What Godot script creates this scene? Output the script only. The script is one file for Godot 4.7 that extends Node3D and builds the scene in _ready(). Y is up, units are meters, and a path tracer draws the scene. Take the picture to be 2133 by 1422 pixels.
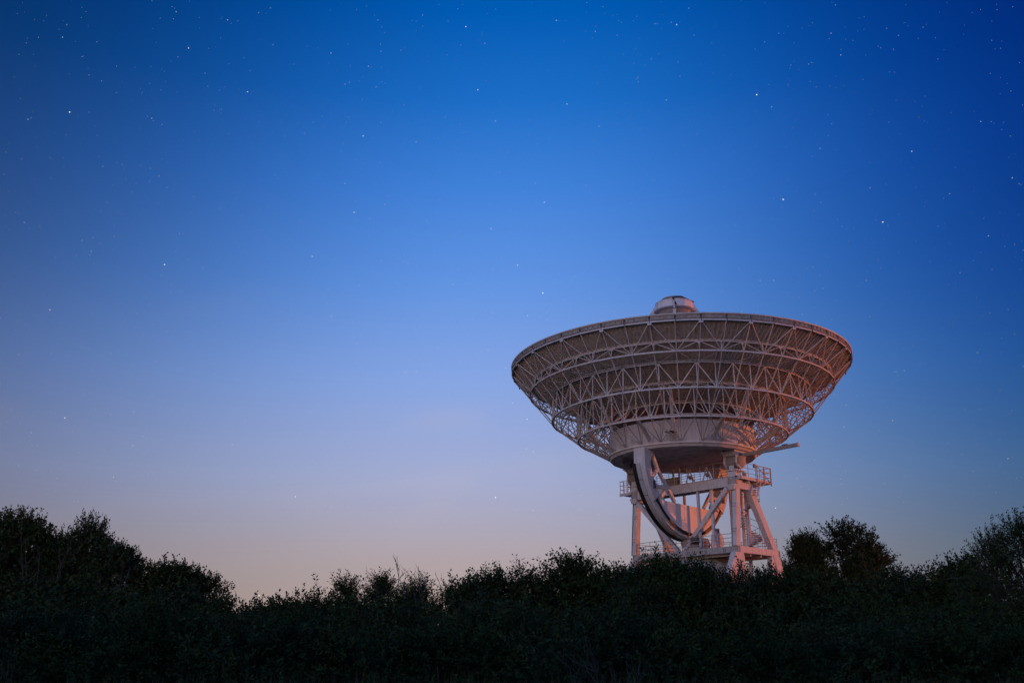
extends Node3D
# A radio telescope behind a hedge at late dusk: stars, a low orange moon shining in from beyond the frame, twilight sky.

var M := {}                     # materials
var unit_box: BoxMesh
var unit_tube: CylinderMesh     # height 1, radius 1, six sides
var unit_pipe: CylinderMesh     # twelve sides
var taken := {}
var rng := RandomNumberGenerator.new()
const CAMERA_HEIGHT := 1.7
const FACING := 52.66           # degrees round the dish axis of the side that faces the photographer

# ------------------------------------------------------------------ helpers
func numbered(called: String) -> String:
	if not taken.has(called):
		taken[called] = 0
		return called
	taken[called] += 1
	return "%s_%03d" % [called, taken[called]]

func thing(called: String, label: String, category: String, at := Vector3.ZERO, group := "") -> Node3D:
	var o := Node3D.new()
	o.name = numbered(called)
	add_child(o)
	o.position = at
	o.set_meta("label", label)
	o.set_meta("category", category)
	if group != "":
		o.set_meta("group", group)
	return o

func node(parent: Node3D, called: String) -> Node3D:
	var o := Node3D.new()
	o.name = called
	parent.add_child(o, true)
	return o

func put(parent: Node3D, called: String, mesh: Mesh, m: Material, xf := Transform3D.IDENTITY) -> MeshInstance3D:
	var o := MeshInstance3D.new()
	o.name = called
	o.mesh = mesh
	o.material_override = m
	o.transform = xf
	o.cast_shadow = GeometryInstance3D.SHADOW_CASTING_SETTING_ON
	parent.add_child(o, true)
	return o

func along(a: Vector3, b: Vector3, up := Vector3.UP) -> Basis:   # y runs from a to b
	var y := (b - a).normalized()
	if absf(y.dot(up)) > 0.99:
		up = Vector3.RIGHT if absf(y.x) < 0.9 else Vector3.BACK
	var x := up.cross(y).normalized()
	return Basis(x, y, x.cross(y).normalized())

func strut(parent: Node3D, called: String, a: Vector3, b: Vector3, r: float, m: Material) -> MeshInstance3D:
	return rod(parent, called, a, b, r * rng.randf_range(0.76, 0.98), m)

func rod(parent: Node3D, called: String, a: Vector3, b: Vector3, r: float, m: Material) -> MeshInstance3D:
	var f := along(a, b)
	return put(parent, called, unit_tube, m, Transform3D(Basis(f.x * r, f.y * a.distance_to(b), f.z * r), (a + b) / 2))

func pipe(parent: Node3D, called: String, a: Vector3, b: Vector3, r: float, m: Material) -> MeshInstance3D:
	var f := along(a, b)
	return put(parent, called, unit_pipe, m, Transform3D(Basis(f.x * r, f.y * a.distance_to(b), f.z * r), (a + b) / 2))

func beam(parent: Node3D, called: String, a: Vector3, b: Vector3, w: float, h: float, m: Material, up := Vector3.UP) -> MeshInstance3D:   # w across, h along «up»
	var f := along(a, b, up)
	return put(parent, called, unit_box, m, Transform3D(Basis(f.x * w, f.y * a.distance_to(b), f.z * h), (a + b) / 2))

func box(parent: Node3D, called: String, lo: Vector3, hi: Vector3, m: Material) -> MeshInstance3D:
	return put(parent, called, unit_box, m, Transform3D(Basis.from_scale(hi - lo), (lo + hi) / 2))

func quad(st: SurfaceTool, a: Vector3, b: Vector3, c: Vector3, d: Vector3) -> void:
	for p in [a, b, c, a, c, d]:
		st.add_vertex(p)

func hexa(st: SurfaceTool, p: Array) -> void:    # eight corners: four below, four above
	quad(st, p[0], p[3], p[2], p[1])
	quad(st, p[4], p[5], p[6], p[7])
	for i in 4:
		var j := (i + 1) % 4
		quad(st, p[i], p[j], p[4 + j], p[4 + i])

func begin() -> SurfaceTool:
	var st := SurfaceTool.new()
	st.begin(Mesh.PRIMITIVE_TRIANGLES)
	st.set_smooth_group(-1)
	return st

func done(st: SurfaceTool) -> ArrayMesh:
	st.generate_normals()
	return st.commit()

func lathe(profile: Array, sides: int, smooth := true, turn := 0.0) -> ArrayMesh:    # profile of Vector2(radius, height)
	var st := begin()
	st.set_smooth_group(0 if smooth else -1)
	for i in sides:
		var a := TAU * i / sides + turn
		var b := TAU * (i + 1) / sides + turn
		for j in profile.size() - 1:
			var p: Vector2 = profile[j]
			var q: Vector2 = profile[j + 1]
			quad(st, Vector3(p.x * cos(a), p.y, p.x * sin(a)), Vector3(q.x * cos(a), q.y, q.x * sin(a)), Vector3(q.x * cos(b), q.y, q.x * sin(b)), Vector3(p.x * cos(b), p.y, p.x * sin(b)))
	return done(st)

func plate(poly: PackedVector2Array, thick: float) -> ArrayMesh:     # polygon in (z, y), thickness along x
	var st := begin()
	var t := Geometry2D.triangulate_polygon(poly)
	for side in [-0.5, 0.5]:
		for i in t.size():
			var p: Vector2 = poly[t[i]]
			st.add_vertex(Vector3(side * thick, p.y, p.x))
	for i in poly.size():
		var p := poly[i]
		var q := poly[(i + 1) % poly.size()]
		quad(st, Vector3(-0.5 * thick, p.y, p.x), Vector3(0.5 * thick, p.y, p.x), Vector3(0.5 * thick, q.y, q.x), Vector3(-0.5 * thick, q.y, q.x))
	return done(st)

func hoop(radius: float, height: float, r: float, sides := 48) -> ArrayMesh:   # a ring of straight lengths of square section
	return lathe([Vector2(radius - r, height - r), Vector2(radius + r, height - r), Vector2(radius + r, height + r), Vector2(radius - r, height + r), Vector2(radius - r, height - r)], sides, false, deg_to_rad(FACING))

func noise(seed_: int, frequency: float, octaves := 4) -> FastNoiseLite:
	var n := FastNoiseLite.new()
	n.seed = seed_
	n.noise_type = FastNoiseLite.TYPE_SIMPLEX_SMOOTH
	n.frequency = frequency
	n.fractal_octaves = octaves
	return n

func stained(seed_: int, frequency: float, base: Color, dirt: Color, amount := 0.5) -> NoiseTexture2D:
	var t := NoiseTexture2D.new()
	t.width = 512
	t.height = 512
	t.seamless = true
	t.noise = noise(seed_, frequency, 5)
	var g := Gradient.new()
	g.offsets = PackedFloat32Array([0.0, 0.28, 0.5, 1.0])
	g.colors = PackedColorArray([base.lerp(dirt, amount).linear_to_srgb(), base.lerp(dirt, amount * 0.45).linear_to_srgb(), base.linear_to_srgb(), base.lerp(Color.WHITE, 0.06).linear_to_srgb()])
	t.color_ramp = g
	return t

func mat(called: String, base: Color, rough := 0.7, dirt := Color(0.1, 0.08, 0.06), amount := 0.0, scale := Vector3(0.3, 0.3, 0.3), seed_ := 1) -> StandardMaterial3D:
	var m := StandardMaterial3D.new()
	m.resource_name = called
	m.roughness = rough
	m.metallic_specular = 0.35
	if amount > 0.0:
		m.albedo_texture = stained(seed_, 0.012, base, dirt, amount)
		m.uv1_triplanar = true
		m.uv1_world_triplanar = true
		m.uv1_scale = scale
	else:
		m.albedo_color = base.linear_to_srgb()
	M[called] = m
	return m

func towards(azimuth: float, elevation: float) -> Vector3:    # degrees; azimuth 0 is -z, positive to +x
	var a := deg_to_rad(azimuth)
	var e := deg_to_rad(elevation)
	return Vector3(sin(a) * cos(e), sin(e), -cos(a) * cos(e))

func _ready() -> void:
	rng.seed = 7
	unit_box = BoxMesh.new()
	unit_tube = CylinderMesh.new()
	unit_tube.top_radius = 1.0
	unit_tube.bottom_radius = 1.0
	unit_tube.height = 1.0
	unit_tube.radial_segments = 6
	unit_tube.rings = 0
	unit_pipe = unit_tube.duplicate()
	unit_pipe.radial_segments = 14

	view_and_light()
	materials()
	ground()
	telescope()
	vegetation()
	stars()

# ------------------------------------------------------------------ camera, sky, moon
func view_and_light() -> void:
	var cam := Camera3D.new()
	cam.name = "camera"
	cam.fov = 37.87
	cam.near = 0.1
	cam.far = 9000.0
	cam.position = Vector3(0, CAMERA_HEIGHT, 0)
	cam.rotation_degrees = Vector3(17.965, 0, 0)
	add_child(cam)
	cam.current = true

	# the moon, low on the right, reddened by the air it shines through
	var moon := DirectionalLight3D.new()
	moon.name = "moon"
	moon.light_color = Color(1.0, 0.23, 0.04).linear_to_srgb()
	moon.light_energy = 0.75
	moon.light_angular_distance = 0.55
	moon.shadow_enabled = true
	add_child(moon)
	moon.look_at_from_position(Vector3.ZERO, Vector3(-0.977, -0.0175, 0.211))

	var env := Environment.new()
	env.background_mode = Environment.BG_SKY
	var sky := Sky.new()
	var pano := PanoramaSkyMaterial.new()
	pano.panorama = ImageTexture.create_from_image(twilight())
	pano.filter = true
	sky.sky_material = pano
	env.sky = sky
	env.tonemap_mode = Environment.TONE_MAPPER_LINEAR
	env.tonemap_exposure = 1.0
	env.sdfgi_enabled = true
	env.ssao_enabled = true
	env.ssil_enabled = true
	var we := WorldEnvironment.new()
	we.name = "world_environment"
	we.environment = env
	add_child(we)

func twilight() -> Image:
	# the twilight arch, fading upwards; its sideways fading is shaped to imitate lens vignetting
	var w := 1024
	var h := 512
	var img := Image.create(w, h, false, Image.FORMAT_RGBF)
	var at := [0.0, 3.0, 6.0, 10.0, 15.5, 21.0, 26.5, 31.5, 36.4, 50.0, 90.0]
	var tone := [Color(0.42, 0.30, 0.28), Color(0.44, 0.335, 0.335), Color(0.43, 0.37, 0.425), Color(0.37, 0.415, 0.63), Color(0.245, 0.38, 0.76), Color(0.125, 0.30, 0.76), Color(0.055, 0.225, 0.70), Color(0.012, 0.155, 0.57), Color(0.0, 0.105, 0.455), Color(0.0, 0.07, 0.32), Color(0.0, 0.045, 0.21)]
	var veil := noise(5, 1.1, 4)
	for y in h:
		var e := 90.0 - (y + 0.5) / h * 180.0
		var up := maxf(e, 0.0)
		var k := 0
		while k < at.size() - 2 and up > at[k + 1]:
			k += 1
		var f := clampf((up - at[k]) / (at[k + 1] - at[k]), 0.0, 1.0)
		var base := Color.BLACK
		var plain: Color = tone[k].lerp(tone[k + 1], f)
		for x in w:
			var a := wrapf((x + 0.5) / w * 360.0, -180.0, 180.0)    # the picture's edge faces -z
			var off := wrapf(a - SKY_PEAK - 4.0 * smoothstep(8.0, 36.0, up), -180.0, 180.0)
			var narrow := 0.8 + 0.25 * smoothstep(4.0, 26.0, up)
			var arch := SKY_FLOOR + (1.0 - SKY_FLOOR) * exp(-0.5 * pow(off * narrow / SKY_WIDTH, 2.0))
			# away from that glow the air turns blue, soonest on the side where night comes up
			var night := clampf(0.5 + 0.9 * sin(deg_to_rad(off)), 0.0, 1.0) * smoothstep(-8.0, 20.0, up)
			# an unseen pink glow behind the photographer, added to light the telescope's near faces
			var back_glow := ADDED_GLOW * pow(0.5 + 0.5 * cos(deg_to_rad(a + 152.0)), 6.0)
			var d := towards(a, e)
			# thin cirrus, drawn out in slanting streaks
			var n := veil.get_noise_3d(d.x * 3.0 + d.y * 3.5, d.y * 13.0 - d.x * 3.2, d.z * 1.5)
			var v := smoothstep(0.02, 0.5, n) * smoothstep(4.0, 9.0, up) * (1.0 - smoothstep(13.0, 22.0, up))
			base = plain.lerp(Color(0.50, 0.46, 0.56), v * 0.15)
			base.b *= 1.0 - 0.10 * (1.0 - night) * (1.0 - smoothstep(3.0, 10.0, up))
			var c := Color(base.r * (pow(arch, lerpf(1.1, 2.8, night)) + back_glow * 1.6), base.g * (pow(arch, lerpf(1.1, 1.5, night)) + back_glow), base.b * (pow(arch, lerpf(1.0, 0.86, night) - 0.2 * smoothstep(35.0, 90.0, off)) + back_glow * 0.66))  # blue is lifted beyond the right edge to cool the tower's faces
			img.set_pixel(x, y, c)
	return img

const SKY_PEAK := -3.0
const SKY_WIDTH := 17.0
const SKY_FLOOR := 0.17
const ADDED_GLOW := 3.1

func materials() -> void:
	mat("white_steel", Color(0.63, 0.62, 0.62), 0.6, Color(0.24, 0.18, 0.13), 0.6, Vector3(0.9, 0.12, 0.9), 3)
	mat("truss_steel", Color(0.63, 0.62, 0.62), 0.6, Color(0.16, 0.12, 0.10), 0.5, Vector3(0.3, 0.3, 0.3), 4)
	mat("panel_rib", Color(0.60, 0.575, 0.555), 0.85, Color(0.05, 0.035, 0.03), 0.6, Vector3(0.5, 0.5, 0.5), 6)
	mat("rim_steel", Color(0.36, 0.33, 0.30), 0.7, Color(0.12, 0.09, 0.07), 0.5, Vector3(0.4, 0.4, 0.4), 7)
	mat("hub_paint", Color(0.72, 0.71, 0.71), 0.6, Color(0.30, 0.24, 0.2), 0.5, Vector3(0.6, 0.07, 0.6), 14)
	mat("dark_steel", Color(0.10, 0.095, 0.09), 0.7)
	mat("underside_steel", Color(0.61, 0.59, 0.58), 0.8, Color(0.08, 0.06, 0.05), 0.6, Vector3(0.25, 0.25, 0.25), 8)
	mat("black_rack", Color(0.018, 0.017, 0.017), 0.55)
	mat("track_steel", Color(0.50, 0.52, 0.52), 0.45, Color(0.2, 0.19, 0.17), 0.5, Vector3(0.6, 0.6, 0.6), 9)
	mat("weathered_concrete", Color(0.42, 0.40, 0.37), 0.9, Color(0.07, 0.075, 0.05), 0.85, Vector3(0.9, 0.22, 0.9), 10)
	mat("grey_machine", Color(0.30, 0.27, 0.25), 0.7, Color(0.1, 0.08, 0.07), 0.5, Vector3(0.6, 0.6, 0.6), 11)
	mat("rail_steel", Color(0.45, 0.42, 0.42), 0.6)
	mat("bark", Color(0.075, 0.06, 0.048), 0.95, Color(0.03, 0.025, 0.02), 0.6, Vector3(1.5, 0.5, 1.5), 12)
	mat("pale_twig", Color(0.085, 0.072, 0.062), 0.95)
	mat("soil", Color(0.10, 0.10, 0.06), 1.0, Color(0.03, 0.03, 0.02), 0.7, Vector3(0.12, 0.12, 0.12), 13)
	for i in 3:
		mat("panel_back_%d" % i, [Color(0.60, 0.57, 0.545), Color(0.59, 0.575, 0.555), Color(0.60, 0.555, 0.52)][i], 0.85, Color(0.06, 0.04, 0.03), 0.75, Vector3(0.5, 0.5, 0.5), 20 + i)
	mat("cabin_paint", Color(0.74, 0.73, 0.74), 0.6, Color(0.40, 0.34, 0.30), 0.4, Vector3(0.8, 0.15, 0.8), 30)
	mat("sector_paint", Color(0.74, 0.73, 0.74), 0.6, Color(0.35, 0.30, 0.27), 0.3, Vector3(0.3, 0.1, 0.3), 33)
	mat("rust_mark", Color(0.45, 0.18, 0.06), 0.8)
	for i in 4:
		var leaf := mat("leaf_%d" % i, [Color(1, 1, 1), Color(0.8, 0.86, 0.95), Color(0.95, 0.95, 0.82), Color(0.72, 0.8, 0.7)][i], 0.75)
		leaf.vertex_color_use_as_albedo = true
		leaf.cull_mode = BaseMaterial3D.CULL_DISABLED
		leaf.metallic_specular = 0.15
		leaf.backlight_enabled = true
		leaf.backlight = Color(0.01, 0.018, 0.006).linear_to_srgb()

func ground() -> void:
	var p := PlaneMesh.new()
	p.size = Vector2(9000, 9000)
	var g := put(self, "ground", p, M.soil)
	g.set_meta("kind", "structure")
	g.set_meta("label", "dark grassy ground under the bushes")

# ------------------------------------------------------------------ the telescope
# its own frame: y up from the ground, x along the elevation axis, z towards the photographer's left
func polar(radius: float, height: float, k: float) -> Vector3:     # k counts steps of 7.5 degrees from the side that faces the photographer
	var a := deg_to_rad(FACING + 7.5 * k)
	return Vector3(radius * cos(a), height, radius * sin(a))

func bowl(r: float) -> float:
	return 18.15 + r * r / 35.0

func telescope() -> void:
	var t := thing("radio_telescope", "huge white radio telescope dish pointing straight up on a steel tower", "telescope", Vector3(12.48, 0, -71.92))
	t.rotation.y = deg_to_rad(-47.19)
	reflector(t)
	backing(t)
	hub(t)
	feed(t)
	wheel(t)
	towers(t)
	walkway(t)
	platform(t)
	staircase(t)
	base(t)

func reflector(t: Node3D) -> void:
	var dish := node(t, "reflector")
	var bands := [[12.44, 11.03, 5], [10.97, 9.46, 5], [9.38, 7.64, 4], [7.56, 5.5, 3]]
	for band in bands:
		var st := begin()
		var half := deg_to_rad(3.75) - 0.0008
		var steps := 3
		for i in steps:
			var r0: float = lerpf(band[0], band[1], float(i) / steps)
			var r1: float = lerpf(band[0], band[1], float(i + 1) / steps)
			for j in 2:
				var a0 := lerpf(-half, half, j / 2.0)
				var a1 := lerpf(-half, half, (j + 1) / 2.0)
				for lift in [0.0, 0.03]:
					quad(st, Vector3(r0 * cos(a0), bowl(r0) + lift, r0 * sin(a0)), Vector3(r0 * cos(a1), bowl(r0) + lift, r0 * sin(a1)), Vector3(r1 * cos(a1), bowl(r1) + lift, r1 * sin(a1)), Vector3(r1 * cos(a0), bowl(r1) + lift, r1 * sin(a0)))
		var sheet := done(st)
		# stiffening ribs under a panel: its edges and the stringers between them
		var rb := begin()
		var ribs: int = band[2]
		for n in ribs + 1:
			var a := lerpf(-half, half, float(n) / ribs)
			var deep := 0.10 if n == 0 or n == ribs else 0.06
			var wide := 0.018
			for i in steps:
				var r0: float = lerpf(band[0], band[1], float(i) / steps)
				var r1: float = lerpf(band[0], band[1], float(i + 1) / steps)
				var s := Vector3(-sin(a), 0, cos(a)) * wide
				var o := Vector3(r0 * cos(a), bowl(r0) - 0.002, r0 * sin(a))
				var p := Vector3(r1 * cos(a), bowl(r1) - 0.002, r1 * sin(a))
				var dn := Vector3(0, -deep, 0)
				hexa(rb, [o + dn - s, o + dn + s, p + dn + s, p + dn - s, o - s, o + s, p + s, p - s])
		for r in [band[0] - 0.02, band[1] + 0.02]:
			for j in 2:
				var a0 := lerpf(-half, half, j / 2.0)
				var a1 := lerpf(-half, half, (j + 1) / 2.0)
				var c0 := Vector3(cos(a0), 0, sin(a0))
				var c1 := Vector3(cos(a1), 0, sin(a1))
				var y := Vector3(0, bowl(r) - 0.004, 0)
				var dn := Vector3(0, -0.09, 0)
				hexa(rb, [c0 * r + y + dn, c1 * r + y + dn, c1 * (r - 0.04) + y + dn, c0 * (r - 0.04) + y + dn, c0 * r + y, c1 * r + y, c1 * (r - 0.04) + y, c0 * (r - 0.04) + y])
		var ribbing := done(rb)
		for k in 48:
			var a := deg_to_rad(FACING + 7.5 * (k + 0.5))
			put(dish, "panel", sheet, M["panel_back_%d" % (rng.randi() % 3)], Transform3D(Basis(Vector3.UP, -a), Vector3.ZERO))
			put(dish, "panel_frame", ribbing, M.panel_rib, Transform3D(Basis(Vector3.UP, -a), Vector3.ZERO))
	put(dish, "inner_dish", lathe([Vector2(5.46, bowl(5.46)), Vector2(4.0, bowl(4.0)), Vector2(2.5, bowl(2.5)), Vector2(0.0, bowl(0.0))], 48), M.panel_back_0)
	# the rim: a gutter in 48 lengths with a lip above it, bracketed to the top hoop
	var half := deg_to_rad(3.75) - 0.0022
	var g := begin()
	var lp := begin()
	for j in 2:
		var a0 := lerpf(-half, half, j / 2.0)
		var a1 := lerpf(-half, half, (j + 1) / 2.0)
		var c0 := Vector3(cos(a0), 0, sin(a0))
		var c1 := Vector3(cos(a1), 0, sin(a1))
		var lo := Vector3(0, 22.55, 0)
		var hi := Vector3(0, 22.83, 0)
		hexa(g, [c0 * 12.44 + lo, c1 * 12.44 + lo, c1 * 12.40 + lo, c0 * 12.40 + lo, c0 * 12.47 + hi, c1 * 12.47 + hi, c1 * 12.40 + hi, c0 * 12.40 + hi])
		hexa(g, [c0 * 12.52 + lo, c1 * 12.52 + lo, c1 * 12.44 + lo, c0 * 12.44 + lo, c0 * 12.52 + lo * 1.0018, c1 * 12.52 + lo * 1.0018, c1 * 12.442 + lo * 1.0018, c0 * 12.442 + lo * 1.0018])
		var l0 := Vector3(0, 22.835, 0)
		var l1 := Vector3(0, 22.915, 0)
		hexa(lp, [c0 * 12.53 + l0, c1 * 12.53 + l0, c1 * 12.38 + l0, c0 * 12.38 + l0, c0 * 12.55 + l1, c1 * 12.55 + l1, c1 * 12.38 + l1, c0 * 12.38 + l1])
	for n in 4:      # small ribs on the gutter
		var a := lerpf(-half, half, (n + 0.5) / 4.0)
		var c := Vector3(cos(a), 0, sin(a))
		var s := Vector3(-sin(a), 0, cos(a)) * 0.02
		var lo := Vector3(0, 22.56, 0)
		var hi := Vector3(0, 22.83, 0)
		hexa(g, [c * 12.51 + lo - s, c * 12.51 + lo + s, c * 12.45 + lo + s, c * 12.45 + lo - s, c * 12.51 + hi - s, c * 12.51 + hi + s, c * 12.46 + hi + s, c * 12.46 + hi - s])
	var gutter := done(g)
	var lip := done(lp)
	for k in 48:
		var a := deg_to_rad(FACING + 7.5 * (k + 0.5))
		var xf := Transform3D(Basis(Vector3.UP, -a), Vector3.ZERO)
		put(dish, "rim_gutter", gutter, M.rim_steel, xf)
		put(dish, "rim_lip", lip, M.truss_steel, xf)
		beam(dish, "rim_bracket", polar(12.46, 22.40, k), polar(12.46, 22.86, k), 0.06, 0.12, M.dark_steel)

func backing(t: Node3D) -> void:
	var b := node(t, "backing_truss")
	var steel: Material = M.truss_steel
	var S := [Vector2(11.0, 21.50), Vector2(9.42, 20.56), Vector2(7.6, 19.68)]
	var L := [Vector2(11.13, 20.82), Vector2(9.5, 18.83), Vector2(7.6, 17.38)]
	var rim := Vector2(12.45, 22.46)
	var foot := Vector2(5.42, 16.16)
	put(b, "top_hoop", hoop(rim.x, rim.y, 0.05), steel)
	for i in 3:
		put(b, "upper_hoop", hoop(S[i].x, S[i].y, 0.038), steel)
		put(b, "upper_hoop", hoop(S[i].x, S[i].y + 0.13, 0.03), M.panel_rib)
		put(b, "lower_hoop", hoop(L[i].x, L[i].y, 0.052), steel)
	put(b, "inner_hoop", hoop(5.5, 18.82, 0.05), steel)
	put(b, "inner_hoop", hoop(6.6, 17.75, 0.05), steel)
	for k in 48:
		var odd := k % 2 == 1
		# outer chords of the radial trusses
		strut(b, "radial_chord", polar(rim.x, rim.y, k), polar(L[0].x, L[0].y, k), 0.040, steel)
		strut(b, "radial_chord", polar(L[0].x, L[0].y, k), polar(L[1].x, L[1].y, k), 0.042, steel)
		strut(b, "radial_chord", polar(L[1].x, L[1].y, k), polar(L[2].x, L[2].y, k), 0.042, steel)
		for i in 3:
			strut(b, "truss_post", polar(S[i].x, S[i].y, k), polar(L[i].x, L[i].y, k), 0.045 if i == 0 else 0.05, steel)
		if odd:
			# zigzags of the three hoop trusses, and the struts from the rim
			for s in [-1, 1]:
				strut(b, "rim_strut", polar(rim.x, rim.y, k), polar(L[0].x, L[0].y, k + s), 0.045, steel)
				for i in 3:
					strut(b, "hoop_diagonal", polar(S[i].x, S[i].y, k), polar(L[i].x, L[i].y, k + s), 0.042 if i == 0 else 0.048, steel)
			beam(b, "gusset_plate", polar(rim.x + 0.01, rim.y - 0.2, k), polar(rim.x + 0.01, rim.y + 0.04, k), 0.025, 0.26, steel, polar(1, 0, k + 12))
			for i in 3:
				beam(b, "gusset_plate", polar(S[i].x + 0.01, S[i].y - 0.16, k), polar(S[i].x + 0.01, S[i].y + 0.03, k), 0.025, 0.22, steel, polar(1, 0, k + 12))
			strut(b, "radial_diagonal", polar(L[0].x, L[0].y, k), polar(S[1].x, S[1].y, k), 0.035, steel)
			strut(b, "radial_diagonal", polar(L[1].x, L[1].y, k), polar(S[2].x, S[2].y, k), 0.04, steel)
			strut(b, "radial_diagonal", polar(L[2].x, L[2].y, k), polar(5.5, 18.82, k), 0.045, steel)
			for s in [-1, 1]:
				strut(b, "lateral_brace", polar(L[0].x, L[0].y, k + s), polar(S[1].x, S[1].y, k), 0.026, steel)
				strut(b, "lateral_brace", polar(L[1].x, L[1].y, k + s), polar(S[2].x, S[2].y, k), 0.028, steel)
		else:
			# fans of struts from the lower hoop down to the hub ring
			for s in [-1, 0, 1]:
				strut(b, "hub_strut", polar(foot.x, foot.y, k), polar(L[2].x, L[2].y, k + s), 0.044, steel)
			strut(b, "hub_strut", polar(foot.x, foot.y, k), polar(L[2].x, L[2].y, k + (2 if k % 4 == 0 else -2)), 0.038, steel)
			strut(b, "inner_strut", polar(L[2].x, L[2].y, k), polar(5.5, 18.82, k + 1), 0.035, steel)
			strut(b, "inner_strut", polar(6.6, 17.75, k), polar(5.5, 18.82, k), 0.05, steel)
			# gusset plates at the nodes
			for i in 2:
				beam(b, "gusset_plate", polar(L[i].x + 0.01, L[i].y - 0.05, k), polar(L[i].x, L[i].y + 0.17, k), 0.025, 0.24, steel, polar(1, 0, k + 12))
			beam(b, "gusset_plate", polar(L[2].x, L[2].y - 0.03, k), polar(L[2].x, L[2].y + 0.26, k), 0.04, 0.30, steel, polar(1, 0, k + 12))
	# eight heavier columns between the hub and the bowl
	for n in 8:
		strut(b, "hub_column", polar(6.2, 17.2, n * 6 + 0.6), polar(7.3, 19.6, n * 6 + 0.6), 0.16, steel)

func hub(t: Node3D) -> void:
	var h := node(t, "hub_drum")
	# a slanting wall of 24 plates, wider at the top
	var half := deg_to_rad(7.5) - 0.0035
	var st := begin()
	var c0 := Vector3(cos(-half), 0, sin(-half))
	var c1 := Vector3(cos(half), 0, sin(half))
	var lo := Vector3(0, 16.20, 0)
	var hi := Vector3(0, 17.72, 0)
	hexa(st, [c0 * 5.36 + lo, c1 * 5.36 + lo, c1 * 5.26 + lo, c0 * 5.26 + lo, c0 * 5.33 + hi, c1 * 5.33 + hi, c1 * 5.23 + hi, c0 * 5.23 + hi])
	var wall := done(st)
	for k in 24:
		put(h, "wall_plate", wall, M.hub_paint, Transform3D(Basis(Vector3.UP, -deg_to_rad(FACING + 15.0 * k + 7.5)), Vector3.ZERO))
	put(h, "inner_wall", lathe([Vector2(5.12, 16.2), Vector2(5.10, 17.7)], 48), M.underside_steel)
	put(h, "hub_ring", lathe([Vector2(5.20, 16.04), Vector2(5.42, 16.04), Vector2(5.46, 16.07), Vector2(5.46, 16.17), Vector2(5.2, 16.17)], 24, false, deg_to_rad(FACING)), M.hub_paint)
	put(h, "hub_flange", lathe([Vector2(5.13, 15.84), Vector2(5.24, 15.86), Vector2(5.36, 16.035), Vector2(5.2, 16.035)], 24, false, deg_to_rad(FACING)), M.underside_steel)
	put(h, "underside", lathe([Vector2(5.12, 15.86), Vector2(4.55, 15.86), Vector2(4.5, 16.55), Vector2(4.1, 16.6), Vector2(3.9, 16.25), Vector2(2.6, 15.98), Vector2(0.0, 15.86)], 64), M.underside_steel)
	# ribs across the recess
	for n in 8:
		beam(h, "underside_rib", polar(3.95, 16.2, n * 6 + 2), polar(4.95, 15.95, n * 6 + 2), 0.12, 0.3, M.underside_steel)
	# plates between the truss and the drum
	for n in 8:
		var k := n * 6 + 3.0
		beam(h, "hub_outrigger", polar(5.6, 16.35, k), polar(7.5, 17.5, k), 0.25, 0.16, M.white_steel, polar(1, 0, k + 12))
	# a doorway hood and ladder cage on the side towards the photographer
	var d := polar(5.75, 16.75, 0.9)
	box(h, "hood", d - Vector3(0.3, 0.03, 0.3), d + Vector3(0.3, 0.03, 0.3), M.dark_steel)
	rod(h, "hood_strut", polar(5.6, 16.2, 0.3), polar(5.85, 16.72, 0.9), 0.05, M.white_steel)
	rod(h, "hood_strut", polar(5.55, 16.2, 0.9), polar(5.85, 16.72, 0.9), 0.07, M.white_steel)
	# the long jib that sticks out over the balcony
	beam(h, "jib_beam", Vector3(3.9, 15.62, -0.62), Vector3(9.42, 15.62, -0.28), 0.16, 0.24, M.grey_machine)
	box(h, "jib_cap", Vector3(9.42, 15.49, -0.38), Vector3(9.50, 15.76, -0.18), M.white_steel)
	box(h, "trolley", Vector3(8.2, 15.74, -0.40), Vector3(8.6, 15.80, -0.22), M.dark_steel)

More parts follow.
